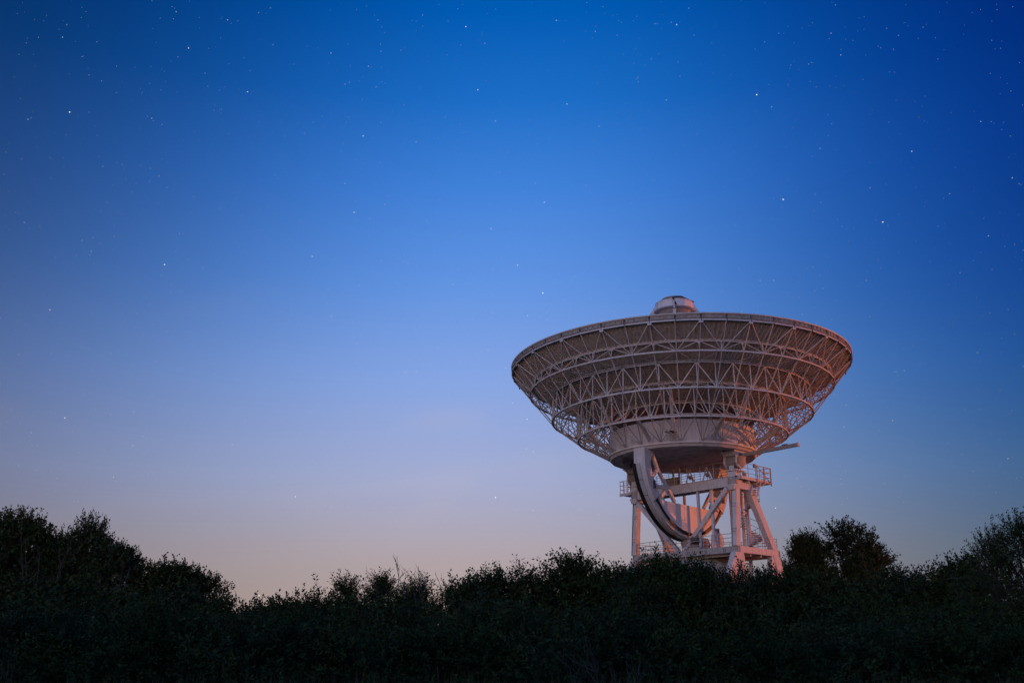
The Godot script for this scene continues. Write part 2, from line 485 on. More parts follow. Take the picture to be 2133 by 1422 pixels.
func feed(t: Node3D) -> void:
	var f := node(t, "feed_cabin")
	var half := deg_to_rad(11.25) - 0.004
	var st := begin()
	var c0 := Vector3(cos(-half), 0, sin(-half))
	var c1 := Vector3(cos(half), 0, sin(half))
	var lo := Vector3(0, 27.42, 0)
	var hi := Vector3(0, 27.98, 0)
	hexa(st, [c0 * 1.44 + lo, c1 * 1.44 + lo, c1 * 1.38 + lo, c0 * 1.38 + lo, c0 * 1.44 + hi, c1 * 1.44 + hi, c1 * 1.38 + hi, c0 * 1.38 + hi])
	var wall := done(st)
	for k in 16:
		put(f, "wall_panel", wall, M.cabin_paint, Transform3D(Basis(Vector3.UP, -deg_to_rad(22.5 * k + 8.0)), Vector3.ZERO))
	put(f, "roof", lathe([Vector2(1.46, 27.98), Vector2(1.46, 28.02), Vector2(0.98, 28.22), Vector2(0.0, 28.26)], 16, false), M.white_steel)
	put(f, "roof_cap", lathe([Vector2(0.86, 28.2), Vector2(0.90, 28.31), Vector2(0.95, 28.33), Vector2(0.95, 28.38), Vector2(0.85, 28.43), Vector2(0.5, 28.47), Vector2(0.0, 28.48)], 40), M.rim_steel)
	put(f, "floor_flange", lathe([Vector2(0.0, 27.30), Vector2(1.30, 27.30), Vector2(1.58, 27.36), Vector2(1.58, 27.42), Vector2(1.36, 27.42)], 32), M.track_steel)
	put(f, "skirt", lathe([Vector2(0.9, 26.4), Vector2(1.3, 27.3)], 24), M.rim_steel)
	for n in 4:
		var k := 12.0 * n + 12.0
		var fin := begin()
		var side := polar(1, 0, k + 12) * 0.05
		var p := [polar(1.47, 27.95, k), polar(1.47, 27.0, k), polar(2.05, 27.0, k)]
		for s in [-1, 1]:
			for q in p:
				fin.add_vertex(q + side * s)
		for i in 3:
			quad(fin, p[i] - side, p[i] + side, p[(i + 1) % 3] + side, p[(i + 1) % 3] - side)
		put(f, "fin", done(fin), M.white_steel)
		rod(f, "support_leg", polar(1.75, 27.0, k), polar(6.6, bowl(6.6), k), 0.13, M.white_steel)
	# the black cable that bends over the roof edge
	rod(f, "cable", polar(1.50, 27.30, -1.2), polar(1.50, 28.04, 0.4), 0.055, M.black_rack)
	rod(f, "cable", polar(1.50, 28.04, 0.4), polar(1.22, 28.24, -3.5), 0.055, M.black_rack)
	rod(f, "cable", polar(1.22, 28.24, -3.5), polar(1.50, 28.05, -11.0), 0.055, M.black_rack)
	rod(f, "downpipe", polar(1.48, 27.32, 0.4), polar(1.48, 27.96, 0.6), 0.05, M.white_steel)

func arc_piece(x0: float, x1: float, r0: float, r1: float, a0: float, a1: float, n: int) -> ArrayMesh:   # part of a wheel: angle 0 is straight down, positive towards +z
	var st := begin()
	st.set_smooth_group(-1)
	for i in n:
		var a := lerpf(a0, a1, float(i) / n)
		var b := lerpf(a0, a1, float(i + 1) / n)
		var A := Vector3(0, -cos(a), sin(a))
		var B := Vector3(0, -cos(b), sin(b))
		var X0 := Vector3(x0, 0, 0)
		var X1 := Vector3(x1, 0, 0)
		hexa(st, [A * r0 + X0, A * r0 + X1, B * r0 + X1, B * r0 + X0, A * r1 + X0, A * r1 + X1, B * r1 + X1, B * r1 + X0])
	return done(st)

func wheel(t: Node3D) -> void:
	# the half wheel under the dish that tips it: toothed rack, box rim, bracing and the great sector plate with the counterweight
	var w := node(t, "elevation_wheel")
	w.position = Vector3(0.02, 15.96, 0)
	w.rotation.y = deg_to_rad(5.5)
	var top := deg_to_rad(79.0)
	put(w, "toothed_rack", arc_piece(-0.45, -0.22, 5.62, 5.95, -top, top, 96), M.black_rack)
	for n in 14:
		var a0 := lerpf(-top, top, n / 14.0) + 0.004
		var a1 := lerpf(-top, top, (n + 1) / 14.0) - 0.004
		put(w, "track_plate", arc_piece(-0.215, 0.08, 5.55, 5.84, a0, a1, 6), M.track_steel)
	put(w, "rim_web", arc_piece(0.083, 0.30, 5.45, 5.76, -top, top, 72), M.truss_steel)
	var chord := deg_to_rad(51.5)
	put(w, "rim_soffit", arc_piece(0.303, 0.33, 5.40, 5.56, -chord, chord, 60), M.white_steel)
	put(w, "edge_rail", arc_piece(0.40, 0.47, 5.40, 5.585, -chord, chord, 60), M.black_rack)
	# above the sector plate the rim is a closed box with a broad side
	for s in [-1, 1]:
		put(w, "rim_box", arc_piece(0.303, 0.47, 5.0, 5.765, s * (chord + 0.004), s * top, 24), M.white_steel)
		put(w, "rim_inner_box", arc_piece(-0.40, 0.30, 4.98, 5.44, s * (chord + 0.004), s * top, 24), M.white_steel)
		# bracket that hangs the rim from the hub
		var poly := PackedVector2Array([Vector2(s * 4.30, -0.02), Vector2(s * 5.62, -0.02), Vector2(s * 5.62, -1.28), Vector2(s * 5.05, -1.28), Vector2(s * 4.86, -0.8)])
		put(w, "hanger_bracket", plate(poly, 0.90), M.white_steel, Transform3D(Basis.IDENTITY, Vector3(0.025, 0, 0)))
		# bracing
		var x := 0.36
		var n0 := Vector3(x, -0.35, s * 4.55)
		var n1 := Vector3(x, -1.37, s * 3.92)
		var n2 := Vector3(x, -2.53, s * 2.75)
		var n3 := Vector3(x, -3.40, s * 1.95)
		for pr in [[n0, n1], [n1, n2], [n2, n3], [n1, Vector3(x, -2.0, s * 4.72)], [n2, Vector3(x, -2.52, s * 4.45)], [n2, Vector3(x, -3.42, s * 3.95)]]:
			beam(w, "wheel_brace", pr[0], pr[1], 0.22, 0.20, M.white_steel, Vector3.RIGHT)
		box(w, "tie_block", Vector3(0.48, -2.75, s * 4.62 - 0.11), Vector3(0.56, -2.2, s * 4.62 + 0.11), M.dark_steel)
	# sector plate
	var poly := PackedVector2Array()
	poly.append(Vector2(-3.62, -3.45))
	poly.append(Vector2(3.75, -3.45))
	for i in 25:
		var a := lerpf(0.83, -0.83, i / 24.0)
		poly.append(Vector2(5.56 * sin(a), -5.56 * cos(a)))
	poly.append(Vector2(-4.60, -3.74))
	poly.append(Vector2(-4.15, -3.50))
	put(w, "sector_plate", plate(poly, 0.05), M.sector_paint, Transform3D(Basis.IDENTITY, Vector3(0.36, 0, 0)))
	put(w, "counterweight", plate(PackedVector2Array([Vector2(-3.0, -3.6), Vector2(3.0, -3.6), Vector2(3.0, -4.3), Vector2(1.8, -5.0), Vector2(0, -5.3), Vector2(-1.8, -5.0), Vector2(-3.0, -4.3)]), 0.55), M.grey_machine, Transform3D(Basis.IDENTITY, Vector3(-0.1, 0, 0)))
	# an orange warning mark on the track
	put(w, "track_mark", arc_piece(-0.20, 0.05, 5.845, 5.85, deg_to_rad(13.5), deg_to_rad(16.2), 2), M.rust_mark)
	# the drive that turns the wheel, standing on the platform under it
	var d := node(t, "elevation_drive")
	put(d, "gear_housing", lathe([Vector2(0.0, 9.33), Vector2(0.95, 9.33), Vector2(0.92, 9.6), Vector2(1.0, 9.9), Vector2(0.86, 10.28), Vector2(0.0, 10.30)], 28), M.grey_machine, Transform3D(Basis.from_scale(Vector3(0.85, 1, 1.35)), Vector3(0.1, 0, -0.9)))
	var cover := PackedVector2Array()
	for i in 13:
		var a := lerpf(-0.25, PI * 0.78, i / 12.0)
		cover.append(Vector2(-2.35 - 0.78 * cos(a), 10.12 + 0.72 * sin(a)))
	cover.append(Vector2(-1.55, 9.34))
	cover.append(Vector2(-2.35, 9.34))
	put(d, "drive_cover", plate(cover, 0.10), M.white_steel, Transform3D(Basis.IDENTITY, Vector3(0.95, 0, 0)))
	box(d, "cover_stay", Vector3(0.82, 10.55, -2.5), Vector3(0.9, 10.83, -2.2), M.rim_steel)
	pipe(d, "motor", Vector3(0.7, 10.05, 0.25), Vector3(1.25, 10.05, 0.25), 0.24, M.dark_steel)
	pipe(d, "motor", Vector3(0.7, 9.75, -0.4), Vector3(1.3, 9.75, -0.4), 0.2, M.dark_steel)
	box(d, "motor_bed", Vector3(0.5, 9.335, -0.7), Vector3(1.5, 9.5, 0.5), M.rim_steel)
	box(d, "rubber_block", Vector3(0.75, 10.75, -2.62), Vector3(1.0, 11.05, -2.3), M.grey_machine)

func leg_box(parent: Node3D, called: String, a: Vector3, b: Vector3, w: float, d: float, m: Material) -> MeshInstance3D:   # upright box column, w along x, d along z, ends cut level
	var st := begin()
	var x := Vector3(w / 2, 0, 0)
	var z := Vector3(0, 0, d / 2)
	hexa(st, [a - x - z, a + x - z, a + x + z, a - x + z, b - x - z, b + x - z, b + x + z, b - x + z])
	return put(parent, called, done(st), m)

func towers(t: Node3D) -> void:
	for s in [-1.0, 1.0]:
		var f := node(t, "tower_frame")
		var X: float = 4.45 * s
		var m: Material = M.white_steel
		leg_box(f, "front_leg", Vector3(X, 9.335, 0.42), Vector3(X, 13.26, 0.03), 0.42, 0.46, m)
		leg_box(f, "rear_leg", Vector3(X, 9.335, -4.05), Vector3(X, 13.26, -1.62), 0.42, 0.62, m)
		put(f, "head_plate", plate(PackedVector2Array([Vector2(0.27, 13.262), Vector2(0.27, 13.9), Vector2(-1.62, 13.9), Vector2(-1.95, 13.262)]), 0.42), m, Transform3D(Basis.IDENTITY, Vector3(X, 0, 0)))
		for y in [10.4, 12.1]:
			var z := lerpf(0.42, 0.03, (y - 9.335) / 3.925)
			box(f, "splice_plate", Vector3(X - 0.19, y - 0.16, z + 0.17), Vector3(X + 0.19, y + 0.16, z + 0.252), m)
			box(f, "splice_plate", Vector3(X + 0.15, y - 0.16, z - 0.19), Vector3(X + 0.225, y + 0.16, z + 0.17), m)
			for q in 4:
				pipe(f, "bolt", Vector3(X - 0.12 + 0.08 * q, y + 0.09, z + 0.25), Vector3(X - 0.12 + 0.08 * q, y + 0.09, z + 0.275), 0.02, M.dark_steel)
				pipe(f, "bolt", Vector3(X - 0.12 + 0.08 * q, y - 0.09, z + 0.25), Vector3(X - 0.12 + 0.08 * q, y - 0.09, z + 0.275), 0.02, M.dark_steel)
		rod(f, "cable_conduit", Vector3(X - 0.14, 9.34, 0.68), Vector3(X - 0.14, 13.3, 0.30), 0.022, M.dark_steel)
		# shoulder and ringed sleeve over the front leg
		put(f, "shoulder", lathe([Vector2(0.34, 13.15), Vector2(0.46, 13.5), Vector2(0.40, 13.56)], 4, false, PI / 4), m, Transform3D(Basis.IDENTITY, Vector3(X - 0.06 * s, 0, 0.2)))
		for n in 5:
			put(f, "sleeve_ring", lathe([Vector2(0.30, 0.0), Vector2(0.36, 0.02), Vector2(0.36, 0.055), Vector2(0.30, 0.075)], 24), m, Transform3D(Basis.IDENTITY, Vector3(X - 0.06 * s, 13.58 + n * 0.095, 0.2)))
		put(f, "bearing_pedestal", lathe([Vector2(0.50, 14.06), Vector2(0.40, 14.45), Vector2(0.0, 14.45)], 4, false, PI / 4), m, Transform3D(Basis.IDENTITY, Vector3(X, 0, 0.05)))
		box(f, "pedestal_flange", Vector3(X - 0.46, 14.452, -0.62), Vector3(X + 0.46, 14.53, 0.46), m)
		# forked trunnion
		var b := node(f, "bearing")
		leg_box(b, "bearing_neck", Vector3(X - 0.02, 14.531, 0.05), Vector3(X, 15.35, 0.05), 0.42, 0.55, m)
		pipe(b, "bearing_drum", Vector3(X - 0.42, 15.12, -0.1), Vector3(X + 0.42, 15.12, -0.1), 0.52, M.grey_machine)
		for q in [-1.0, 1.0]:
			pipe(b, "bearing_cap", Vector3(X + q * 0.425, 15.12, -0.1), Vector3(X + q * 0.56, 15.12, -0.1), 0.55, m)
			put(b, "trunnion_arm", plate(PackedVector2Array([Vector2(0.46, 14.95), Vector2(0.42, 15.5), Vector2(0.75, 15.95), Vector2(-1.0, 15.95), Vector2(-0.62, 15.4), Vector2(-0.62, 14.95), Vector2(-0.1, 14.62)]), 0.12), m, Transform3D(Basis.IDENTITY, Vector3(X + q * 0.50, 0, 0)))
		# web that spreads out to the hub ring above
		var st := begin()
		hexa(st, [Vector3(X - 0.55, 15.5, -0.5), Vector3(X + 0.44, 15.5, -0.5), Vector3(X + 0.44, 15.5, 0.36), Vector3(X - 0.44, 15.5, 0.36), Vector3(X - 0.85, 15.84, -0.8), Vector3(X + 0.44, 15.84, -0.8), Vector3(X + 0.44, 15.84, 0.60), Vector3(X - 0.85, 15.84, 0.60)])
		put(b, "trunnion_head", done(st), m)
		pipe(b, "oil_pipe", Vector3(X + 0.30 * s, 14.6, 0.35), Vector3(X + 0.30 * s, 15.3, 0.33), 0.05, M.dark_steel)

func rails(parent: Node3D, pts: Array, height: float, tiers := 3, spacing := 1.15) -> void:
	for i in pts.size() - 1:
		var a: Vector3 = pts[i]
		var b: Vector3 = pts[i + 1]
		var n := maxi(1, int(round(a.distance_to(b) / spacing)))
		for j in n + 1:
			if j == 0 and i > 0:
				continue
			var p := a.lerp(b, float(j) / n)
			rod(parent, "rail_post", p, p + Vector3(0, height, 0), 0.024, M.rail_steel)
		for k in tiers:
			var y := Vector3(0, height * (k + 1) / tiers, 0)
			rod(parent, "handrail" if k == tiers - 1 else "mid_rail", a + y, b + y, 0.020, M.rail_steel)

func walkway(t: Node3D) -> void:
	var w := node(t, "upper_walkway")
	var m: Material = M.white_steel
	box(w, "front_girder", Vector3(-4.235, 13.42, 0.20), Vector3(4.235, 14.06, 0.34), m)
	box(w, "rear_girder", Vector3(-4.235, 13.42, -0.62), Vector3(4.235, 14.06, -0.5), m)
	for n in 7:
		box(w, "deck_plate", Vector3(-4.2 + n * 1.2 + 0.005, 14.065, -0.66), Vector3(-3.0 + n * 1.2 - 0.005, 14.10, 0.36), M.rim_steel)
	for n in 8:
		box(w, "cross_bearer", Vector3(-4.1 + n * 1.15, 13.45, -0.498), Vector3(-4.0 + n * 1.15, 13.95, 0.198), M.underside_steel)
	rails(w, [Vector3(-4.1, 14.10, 0.30), Vector3(4.05, 14.10, 0.30)], 1.05)
	rails(w, [Vector3(-4.1, 14.10, -0.58), Vector3(4.05, 14.10, -0.58)], 1.05)
	# tripod stands and cable posts on the deck
	for x in [0.6, 2.1]:
		rod(w, "stand_leg", Vector3(x - 0.35, 14.10, 0.05), Vector3(x, 15.15, 0.0), 0.05, M.rail_steel)
		rod(w, "stand_leg", Vector3(x + 0.42, 14.10, 0.05), Vector3(x, 15.05, 0.0), 0.04, M.rail_steel)
		rod(w, "stand_leg", Vector3(x + 0.05, 14.10, -0.3), Vector3(x, 15.15, 0.0), 0.04, M.rail_steel)
		pipe(w, "stand_drum", Vector3(x - 0.02, 14.5, 0.05), Vector3(x + 0.12, 14.5, 0.05), 0.13, M.dark_steel)
	for x in [-1.1, -0.55]:
		box(w, "cabinet_post", Vector3(x - 0.06, 14.10, -0.3), Vector3(x + 0.06, 15.4, -0.2), M.grey_machine)
	box(w, "control_cabinet", Vector3(-1.95, 14.105, -0.35), Vector3(-0.62, 14.75, -0.05), M.grey_machine)
	# front bracing down to the platform
	beam(w, "diagonal_brace", Vector3(-0.10, 9.345, 0.2), Vector3(3.95, 13.35, 0.2), 0.30, 0.30, m, Vector3.BACK)
	beam(w, "diagonal_brace", Vector3(-0.62, 9.345, 0.2), Vector3(-4.2, 13.2, 0.2), 0.30, 0.30, m, Vector3.BACK)
	for x in [-1.88, 1.28, 2.46]:
		beam(w, "prop", Vector3(x, 9.335, 0.1), Vector3(x, 13.415, 0.1), 0.17, 0.17, m)
	for x in [-2.6, 1.6, 2.55]:
		beam(w, "rear_prop", Vector3(x, 9.335, -3.4), Vector3(x, 14.0, -3.4), 0.17, 0.17, m)
	beam(w, "rear_tie", Vector3(-4.24, 13.7, -1.4), Vector3(4.24, 13.7, -1.4), 0.2, 0.24, m)
	# balcony round the head of the near tower
	var b := node(t, "balcony")
	box(b, "balcony_deck", Vector3(4.0, 13.93, -3.55), Vector3(4.95, 13.99, 0.05), M.underside_steel)
	box(b, "deck_edge", Vector3(4.952, 13.88, -3.55), Vector3(5.02, 14.10, 0.05), m)
	box(b, "deck_edge", Vector3(4.68, 13.88, 0.052), Vector3(4.95, 14.10, 0.11), m)
	box(b, "deck_edge", Vector3(4.0, 13.88, -3.61), Vector3(4.95, 14.10, -3.552), m)
	for z in [-2.8, -1.9, -1.0]:
		box(b, "deck_bearer", Vector3(4.0, 13.72, z - 0.05), Vector3(4.9, 13.925, z + 0.05), M.underside_steel)
	rails(b, [Vector3(4.75, 14.0, 0.08), Vector3(4.99, 14.0, 0.08), Vector3(4.99, 14.0, -1.75)], 1.05)
	# framed gate at the end of the balcony
	for z in [-1.85, -2.7, -3.55]:
		beam(b, "gate_post", Vector3(5.05, 13.75, z), Vector3(5.05, 15.05, z), 0.07, 0.07, M.rail_steel)
	for y in [13.95, 14.3, 14.66, 15.02]:
		beam(b, "gate_bar", Vector3(5.05, y, -1.88), Vector3(5.05, y, -3.52), 0.05, 0.05, M.rail_steel)
	rod(b, "gate_brace", Vector3(5.05, 13.95, -3.5), Vector3(5.05, 15.0, -1.9), 0.028, M.rail_steel)
	rails(b, [Vector3(4.99, 14.0, -3.58), Vector3(4.1, 14.0, -3.58)], 1.05, 3, 0.5)
	box(b, "lamp_box", Vector3(4.90, 14.85, -1.75), Vector3(5.05, 15.12, -1.6), M.grey_machine)
	rod(b, "lamp_arm", Vector3(4.99, 15.02, -1.7), Vector3(4.99, 15.05, -1.15), 0.02, M.rail_steel)
	# small balcony on the other tower
	var c := node(t, "balcony")
	box(c, "balcony_deck", Vector3(-5.75, 13.93, -1.5), Vector3(-4.70, 13.99, 0.35), M.underside_steel)
	box(c, "deck_edge", Vector3(-5.80, 13.86, 0.352), Vector3(-4.70, 14.06, 0.42), m)
	rails(c, [Vector3(-4.75, 14.0, 0.38), Vector3(-5.75, 14.0, 0.38), Vector3(-5.75, 14.0, -1.4)], 1.0, 3, 0.4)

func platform(t: Node3D) -> void:
	var p := node(t, "lower_platform")
	var lo := 8.90
	var hi := 9.33
	for n in 6:      # cast concrete edge in lengths
		box(p, "edge_slab", Vector3(-4.66 + n * 1.553 + 0.004, lo, 0.30), Vector3(-4.66 + (n + 1) * 1.553 - 0.004, hi, 0.52), M.weathered_concrete)
	for n in 3:
		box(p, "edge_beam", Vector3(4.40, lo, -4.35 + n * 1.53 + 0.004), Vector3(4.662, hi, -4.35 + (n + 1) * 1.53 - 0.004), M.white_steel)
		box(p, "edge_beam", Vector3(-4.662, lo, -4.35 + n * 1.53 + 0.004), Vector3(-4.40, hi, -4.35 + (n + 1) * 1.53 - 0.004), M.white_steel)
	box(p, "edge_beam", Vector3(-4.66, lo, -4.58), Vector3(4.66, hi, -4.36), M.weathered_concrete)
	for n in 5:
		for j in 3:
			box(p, "deck_slab", Vector3(-4.39 + n * 1.756 + 0.004, 9.06, -4.35 + j * 1.55 + 0.004), Vector3(-4.39 + (n + 1) * 1.756 - 0.004, 9.31, -4.35 + (j + 1) * 1.55 - 0.004), M.weathered_concrete)
	for n in 4:
		box(p, "floor_girder", Vector3(-4.39, 8.75, -3.9 + n * 1.25), Vector3(4.39, 9.055, -3.75 + n * 1.25), M.underside_steel)
	rails(p, [Vector3(-4.2, hi, 0.46), Vector3(4.2, hi, 0.46)], 0.85)
	rails(p, [Vector3(4.6, hi, -0.2), Vector3(4.6, hi, -3.7)], 0.85, 5, 0.6)
	rails(p, [Vector3(-4.5, hi, -4.5), Vector3(4.5, hi, -4.5)], 0.85, 4, 1.0)
	rails(p, [Vector3(-4.55, hi, -0.2), Vector3(-4.55, hi, -3.7)], 0.85, 3, 0.7)

func staircase(t: Node3D) -> void:
	var s := node(t, "spiral_staircase")
	var c := Vector3(3.25, 0, -2.95)
	pipe(s, "column", c + Vector3(0, 0.0, 0), c + Vector3(0, 8.7, 0), 0.13, M.white_steel)
	pipe(s, "column", c + Vector3(0, 9.32, 0), c + Vector3(0, 14.9, 0), 0.16, M.white_steel)
	var st := begin()
	hexa(st, [Vector3(0.12, 0, -0.07), Vector3(0.92, 0, -0.17), Vector3(0.92, 0, 0.17), Vector3(0.12, 0, 0.07), Vector3(0.12, 0.045, -0.07), Vector3(0.92, 0.045, -0.17), Vector3(0.92, 0.045, 0.17), Vector3(0.12, 0.045, 0.07)])
	hexa(st, [Vector3(0.13, -0.055, -0.066), Vector3(0.90, -0.055, -0.165), Vector3(0.90, -0.055, -0.14), Vector3(0.13, -0.055, -0.045), Vector3(0.13, -0.001, -0.066), Vector3(0.90, -0.001, -0.165), Vector3(0.90, -0.001, -0.14), Vector3(0.13, -0.001, -0.045)])
	var tread := done(st)
	var before := Vector3.ZERO
	for n in 28:
		var a := deg_to_rad(70.0 - 23.0 * n)
		var y := 9.42 + n * 0.168
		put(s, "tread", tread, M.rail_steel, Transform3D(Basis(Vector3.UP, -a), c + Vector3(0, y, 0)))
		var p := c + Vector3(0.92 * cos(a), y, 0.92 * sin(a))
		if n % 2 == 0:
			rod(s, "baluster", p, p + Vector3(0, 0.95, 0), 0.018, M.rail_steel)
		if n > 0:
			rod(s, "handrail", before + Vector3(0, 0.95, 0), p + Vector3(0, 0.95, 0), 0.020, M.rail_steel)
			rod(s, "mid_rail", before + Vector3(0, 0.5, 0), p + Vector3(0, 0.5, 0), 0.014, M.rail_steel)
		before = p
	for n in 22:
		var a := deg_to_rad(200.0 - 23.0 * n)
		put(s, "tread", tread, M.rail_steel, Transform3D(Basis(Vector3.UP, -a), c + Vector3(0, 5.05 + n * 0.168, 0)))
	# the straight flight under the balcony
	for n in 6:
		box(s, "step", Vector3(4.72, 12.95 + n * 0.17, -1.75 - n * 0.09), Vector3(4.95, 12.99 + n * 0.17, -1.45 - n * 0.09), M.rail_steel)
	beam(s, "stringer", Vector3(4.97, 12.85, -1.75), Vector3(4.97, 13.92, -2.35), 0.05, 0.12, M.rail_steel)

func base(t: Node3D) -> void:
	var b := node(t, "base_frame")
	var m: Material = M.white_steel
	for sx in [-1.0, 1.0]:
		for sz in [0.0, 1.0]:
			var top := Vector3(4.45 * sx, 8.898, 0.40 if sz > 0.5 else -4.1)
			var out := 1.0 if sz > 0.5 else -1.0
			leg_box(b, "splayed_leg", top + Vector3(0, -8.9, out * 5.2 if sz > 0.5 else out * 3.4), top, 0.42, 0.75, m)
			leg_box(b, "inner_leg", top + Vector3(0, -8.9, -out * 1.7), top + Vector3(0, -0.004, -out * 0.35), 0.36, 0.45, m)
	put(b, "pedestal_tower", lathe([Vector2(2.6, 0.0), Vector2(2.6, 7.6), Vector2(2.9, 7.9), Vector2(2.9, 8.3), Vector2(2.2, 8.74), Vector2(0.0, 8.74)], 12, false), M.weathered_concrete, Transform3D(Basis.IDENTITY, Vector3(0, 0, -1.9)))
	for n in 12:
		rod(b, "ladder_rung", Vector3(-0.25, 5.2 + n * 0.3, 0.56), Vector3(0.25, 5.2 + n * 0.3, 0.56), 0.03, M.rail_steel)
	rod(b, "ladder_rail", Vector3(-0.25, 5.0, 0.56), Vector3(-0.25, 9.4, 0.56), 0.03, M.rail_steel)
	rod(b, "ladder_rail", Vector3(0.25, 5.0, 0.56), Vector3(0.25, 9.4, 0.56), 0.03, M.rail_steel)

# ------------------------------------------------------------------ trees, bushes, grass
var sprigs := {}

func leaf_shape(st: SurfaceTool, at: Vector3, dir: Vector3, up: Vector3, length: float, width: float, c: Color) -> void:
	var side := dir.cross(up).normalized() * width * 0.5
	var mid := at + dir * length * 0.45 + up * width * 0.12
	var tip := at + dir * length
	for p in [at, mid + side, tip, at, tip, mid - side]:
		st.set_color(c)
		st.add_vertex(p)

func make_sprig(kind: String, seed_: int, shade: int) -> ArrayMesh:      # a twig along +y with its leaves
	var r := RandomNumberGenerator.new()
	r.seed = seed_
	var st := SurfaceTool.new()
	st.begin(Mesh.PRIMITIVE_TRIANGLES)
	var length := 0.55
	var n := 17
	var ll := 0.095
	var lw := 0.062
	if kind == "spiky":
		length = 0.6
		n = 22
		ll = 0.075
		lw = 0.04
	elif kind == "broad":
		n = 15
		ll = 0.11
		lw = 0.075
	elif kind == "bramble":
		n = 13
		ll = 0.115
		lw = 0.085
	elif kind == "small":
		length = 0.65
		n = 20
		ll = 0.085
		lw = 0.05
	elif kind == "loose":
		length = 0.6
		n = 16
		ll = 0.085
		lw = 0.055
	var bend := Vector3(r.randf_range(-0.2, 0.2), 0, r.randf_range(-0.2, 0.2))
	var stem := Color(0.05, 0.04, 0.03)
	var green: Color = [Color(0.038, 0.056, 0.026), Color(0.050, 0.068, 0.028), Color(0.056, 0.070, 0.028), Color(0.044, 0.060, 0.034)][shade]
	var last := Vector3.ZERO
	for i in 4:       # the twig itself
		var f := (i + 1) / 4.0
		var p := Vector3(bend.x * f * f, length * f, bend.z * f * f)
		var w := 0.007 * (1.2 - f)
		for s in [Vector3(w, 0, 0), Vector3(0, 0, w)]:
			for q in [last - s, last + s, p + s, last - s, p + s, p - s]:
				st.set_color(stem)
				st.add_vertex(q)
		last = p
	for i in n:
		var f := lerpf(0.12, 1.0, (i + r.randf()) / n)
		var at := Vector3(bend.x * f * f, length * f, bend.z * f * f)
		var a := r.randf() * TAU
		var spread := r.randf_range(0.5, 1.35)
		var dir := Vector3(cos(a) * sin(spread), cos(spread), sin(a) * sin(spread))
		var up := Vector3(r.randf_range(-0.5, 0.5), 1.0, r.randf_range(-0.5, 0.5)).normalized()
		if absf(dir.dot(up)) > 0.95:
			up = Vector3.RIGHT
		var k := r.randf_range(0.75, 1.25)
		# leaves stand a little off the twig on short side shoots
		at += dir * r.randf_range(0.0, 0.07)
		leaf_shape(st, at, dir, up, ll * k, lw * k, green * Color(0.85, 0.9, 0.9).lerp(Color(1.2, 1.1, 0.85), r.randf()))
	st.generate_normals()
	return st.commit()

func limb(st: SurfaceTool, pts: Array, r0: float, r1: float, sides := 6) -> void:
	var rings := []
	for i in pts.size():
		var d: Vector3 = (pts[mini(i + 1, pts.size() - 1)] - pts[maxi(i - 1, 0)]).normalized()
		var x := d.cross(Vector3(0.31, 0.2, 0.93)).normalized()
		var z := x.cross(d).normalized()
		var r := lerpf(r0, r1, float(i) / (pts.size() - 1))
		var ring := []
		for j in sides:
			var a := TAU * j / sides
			ring.append(pts[i] + (x * cos(a) + z * sin(a)) * r)
		rings.append(ring)
	for i in pts.size() - 1:
		for j in sides:
			var k := (j + 1) % sides
			quad(st, rings[i][j], rings[i][k], rings[i + 1][k], rings[i + 1][j])

const NOMINAL := {      # height, radius, size of the sprigs, clumps, sprigs in a clump, variants
	"broad": [8.0, 2.1, 1.25, 84, 25, 4], "slim": [5.8, 1.1, 1.0, 54, 22, 3], "bush": [4.0, 1.25, 0.82, 58, 27, 6], "bramble": [4.0, 2.1, 1.1, 52, 26, 3],
	"thicket": [2.45, 1.75, 0.8, 46, 26, 4], "spiky": [4.45, 0.85, 1.0, 34, 24, 3], "loose": [5.4, 1.4, 0.8, 50, 20, 3], "oak": [13.0, 3.0, 1.9, 100, 28, 2]}
var grown := {}

func sprig(kind: String, shade: int) -> ArrayMesh:
	var leaf_kind := kind
	if kind == "slim" or kind == "oak":
		leaf_kind = "broad"
	elif kind == "thicket":
		leaf_kind = "small"
	var key := leaf_kind + str(shade)
	if not sprigs.has(key):
		sprigs[key] = make_sprig(leaf_kind, 11 + shade, shade)
	return sprigs[key]

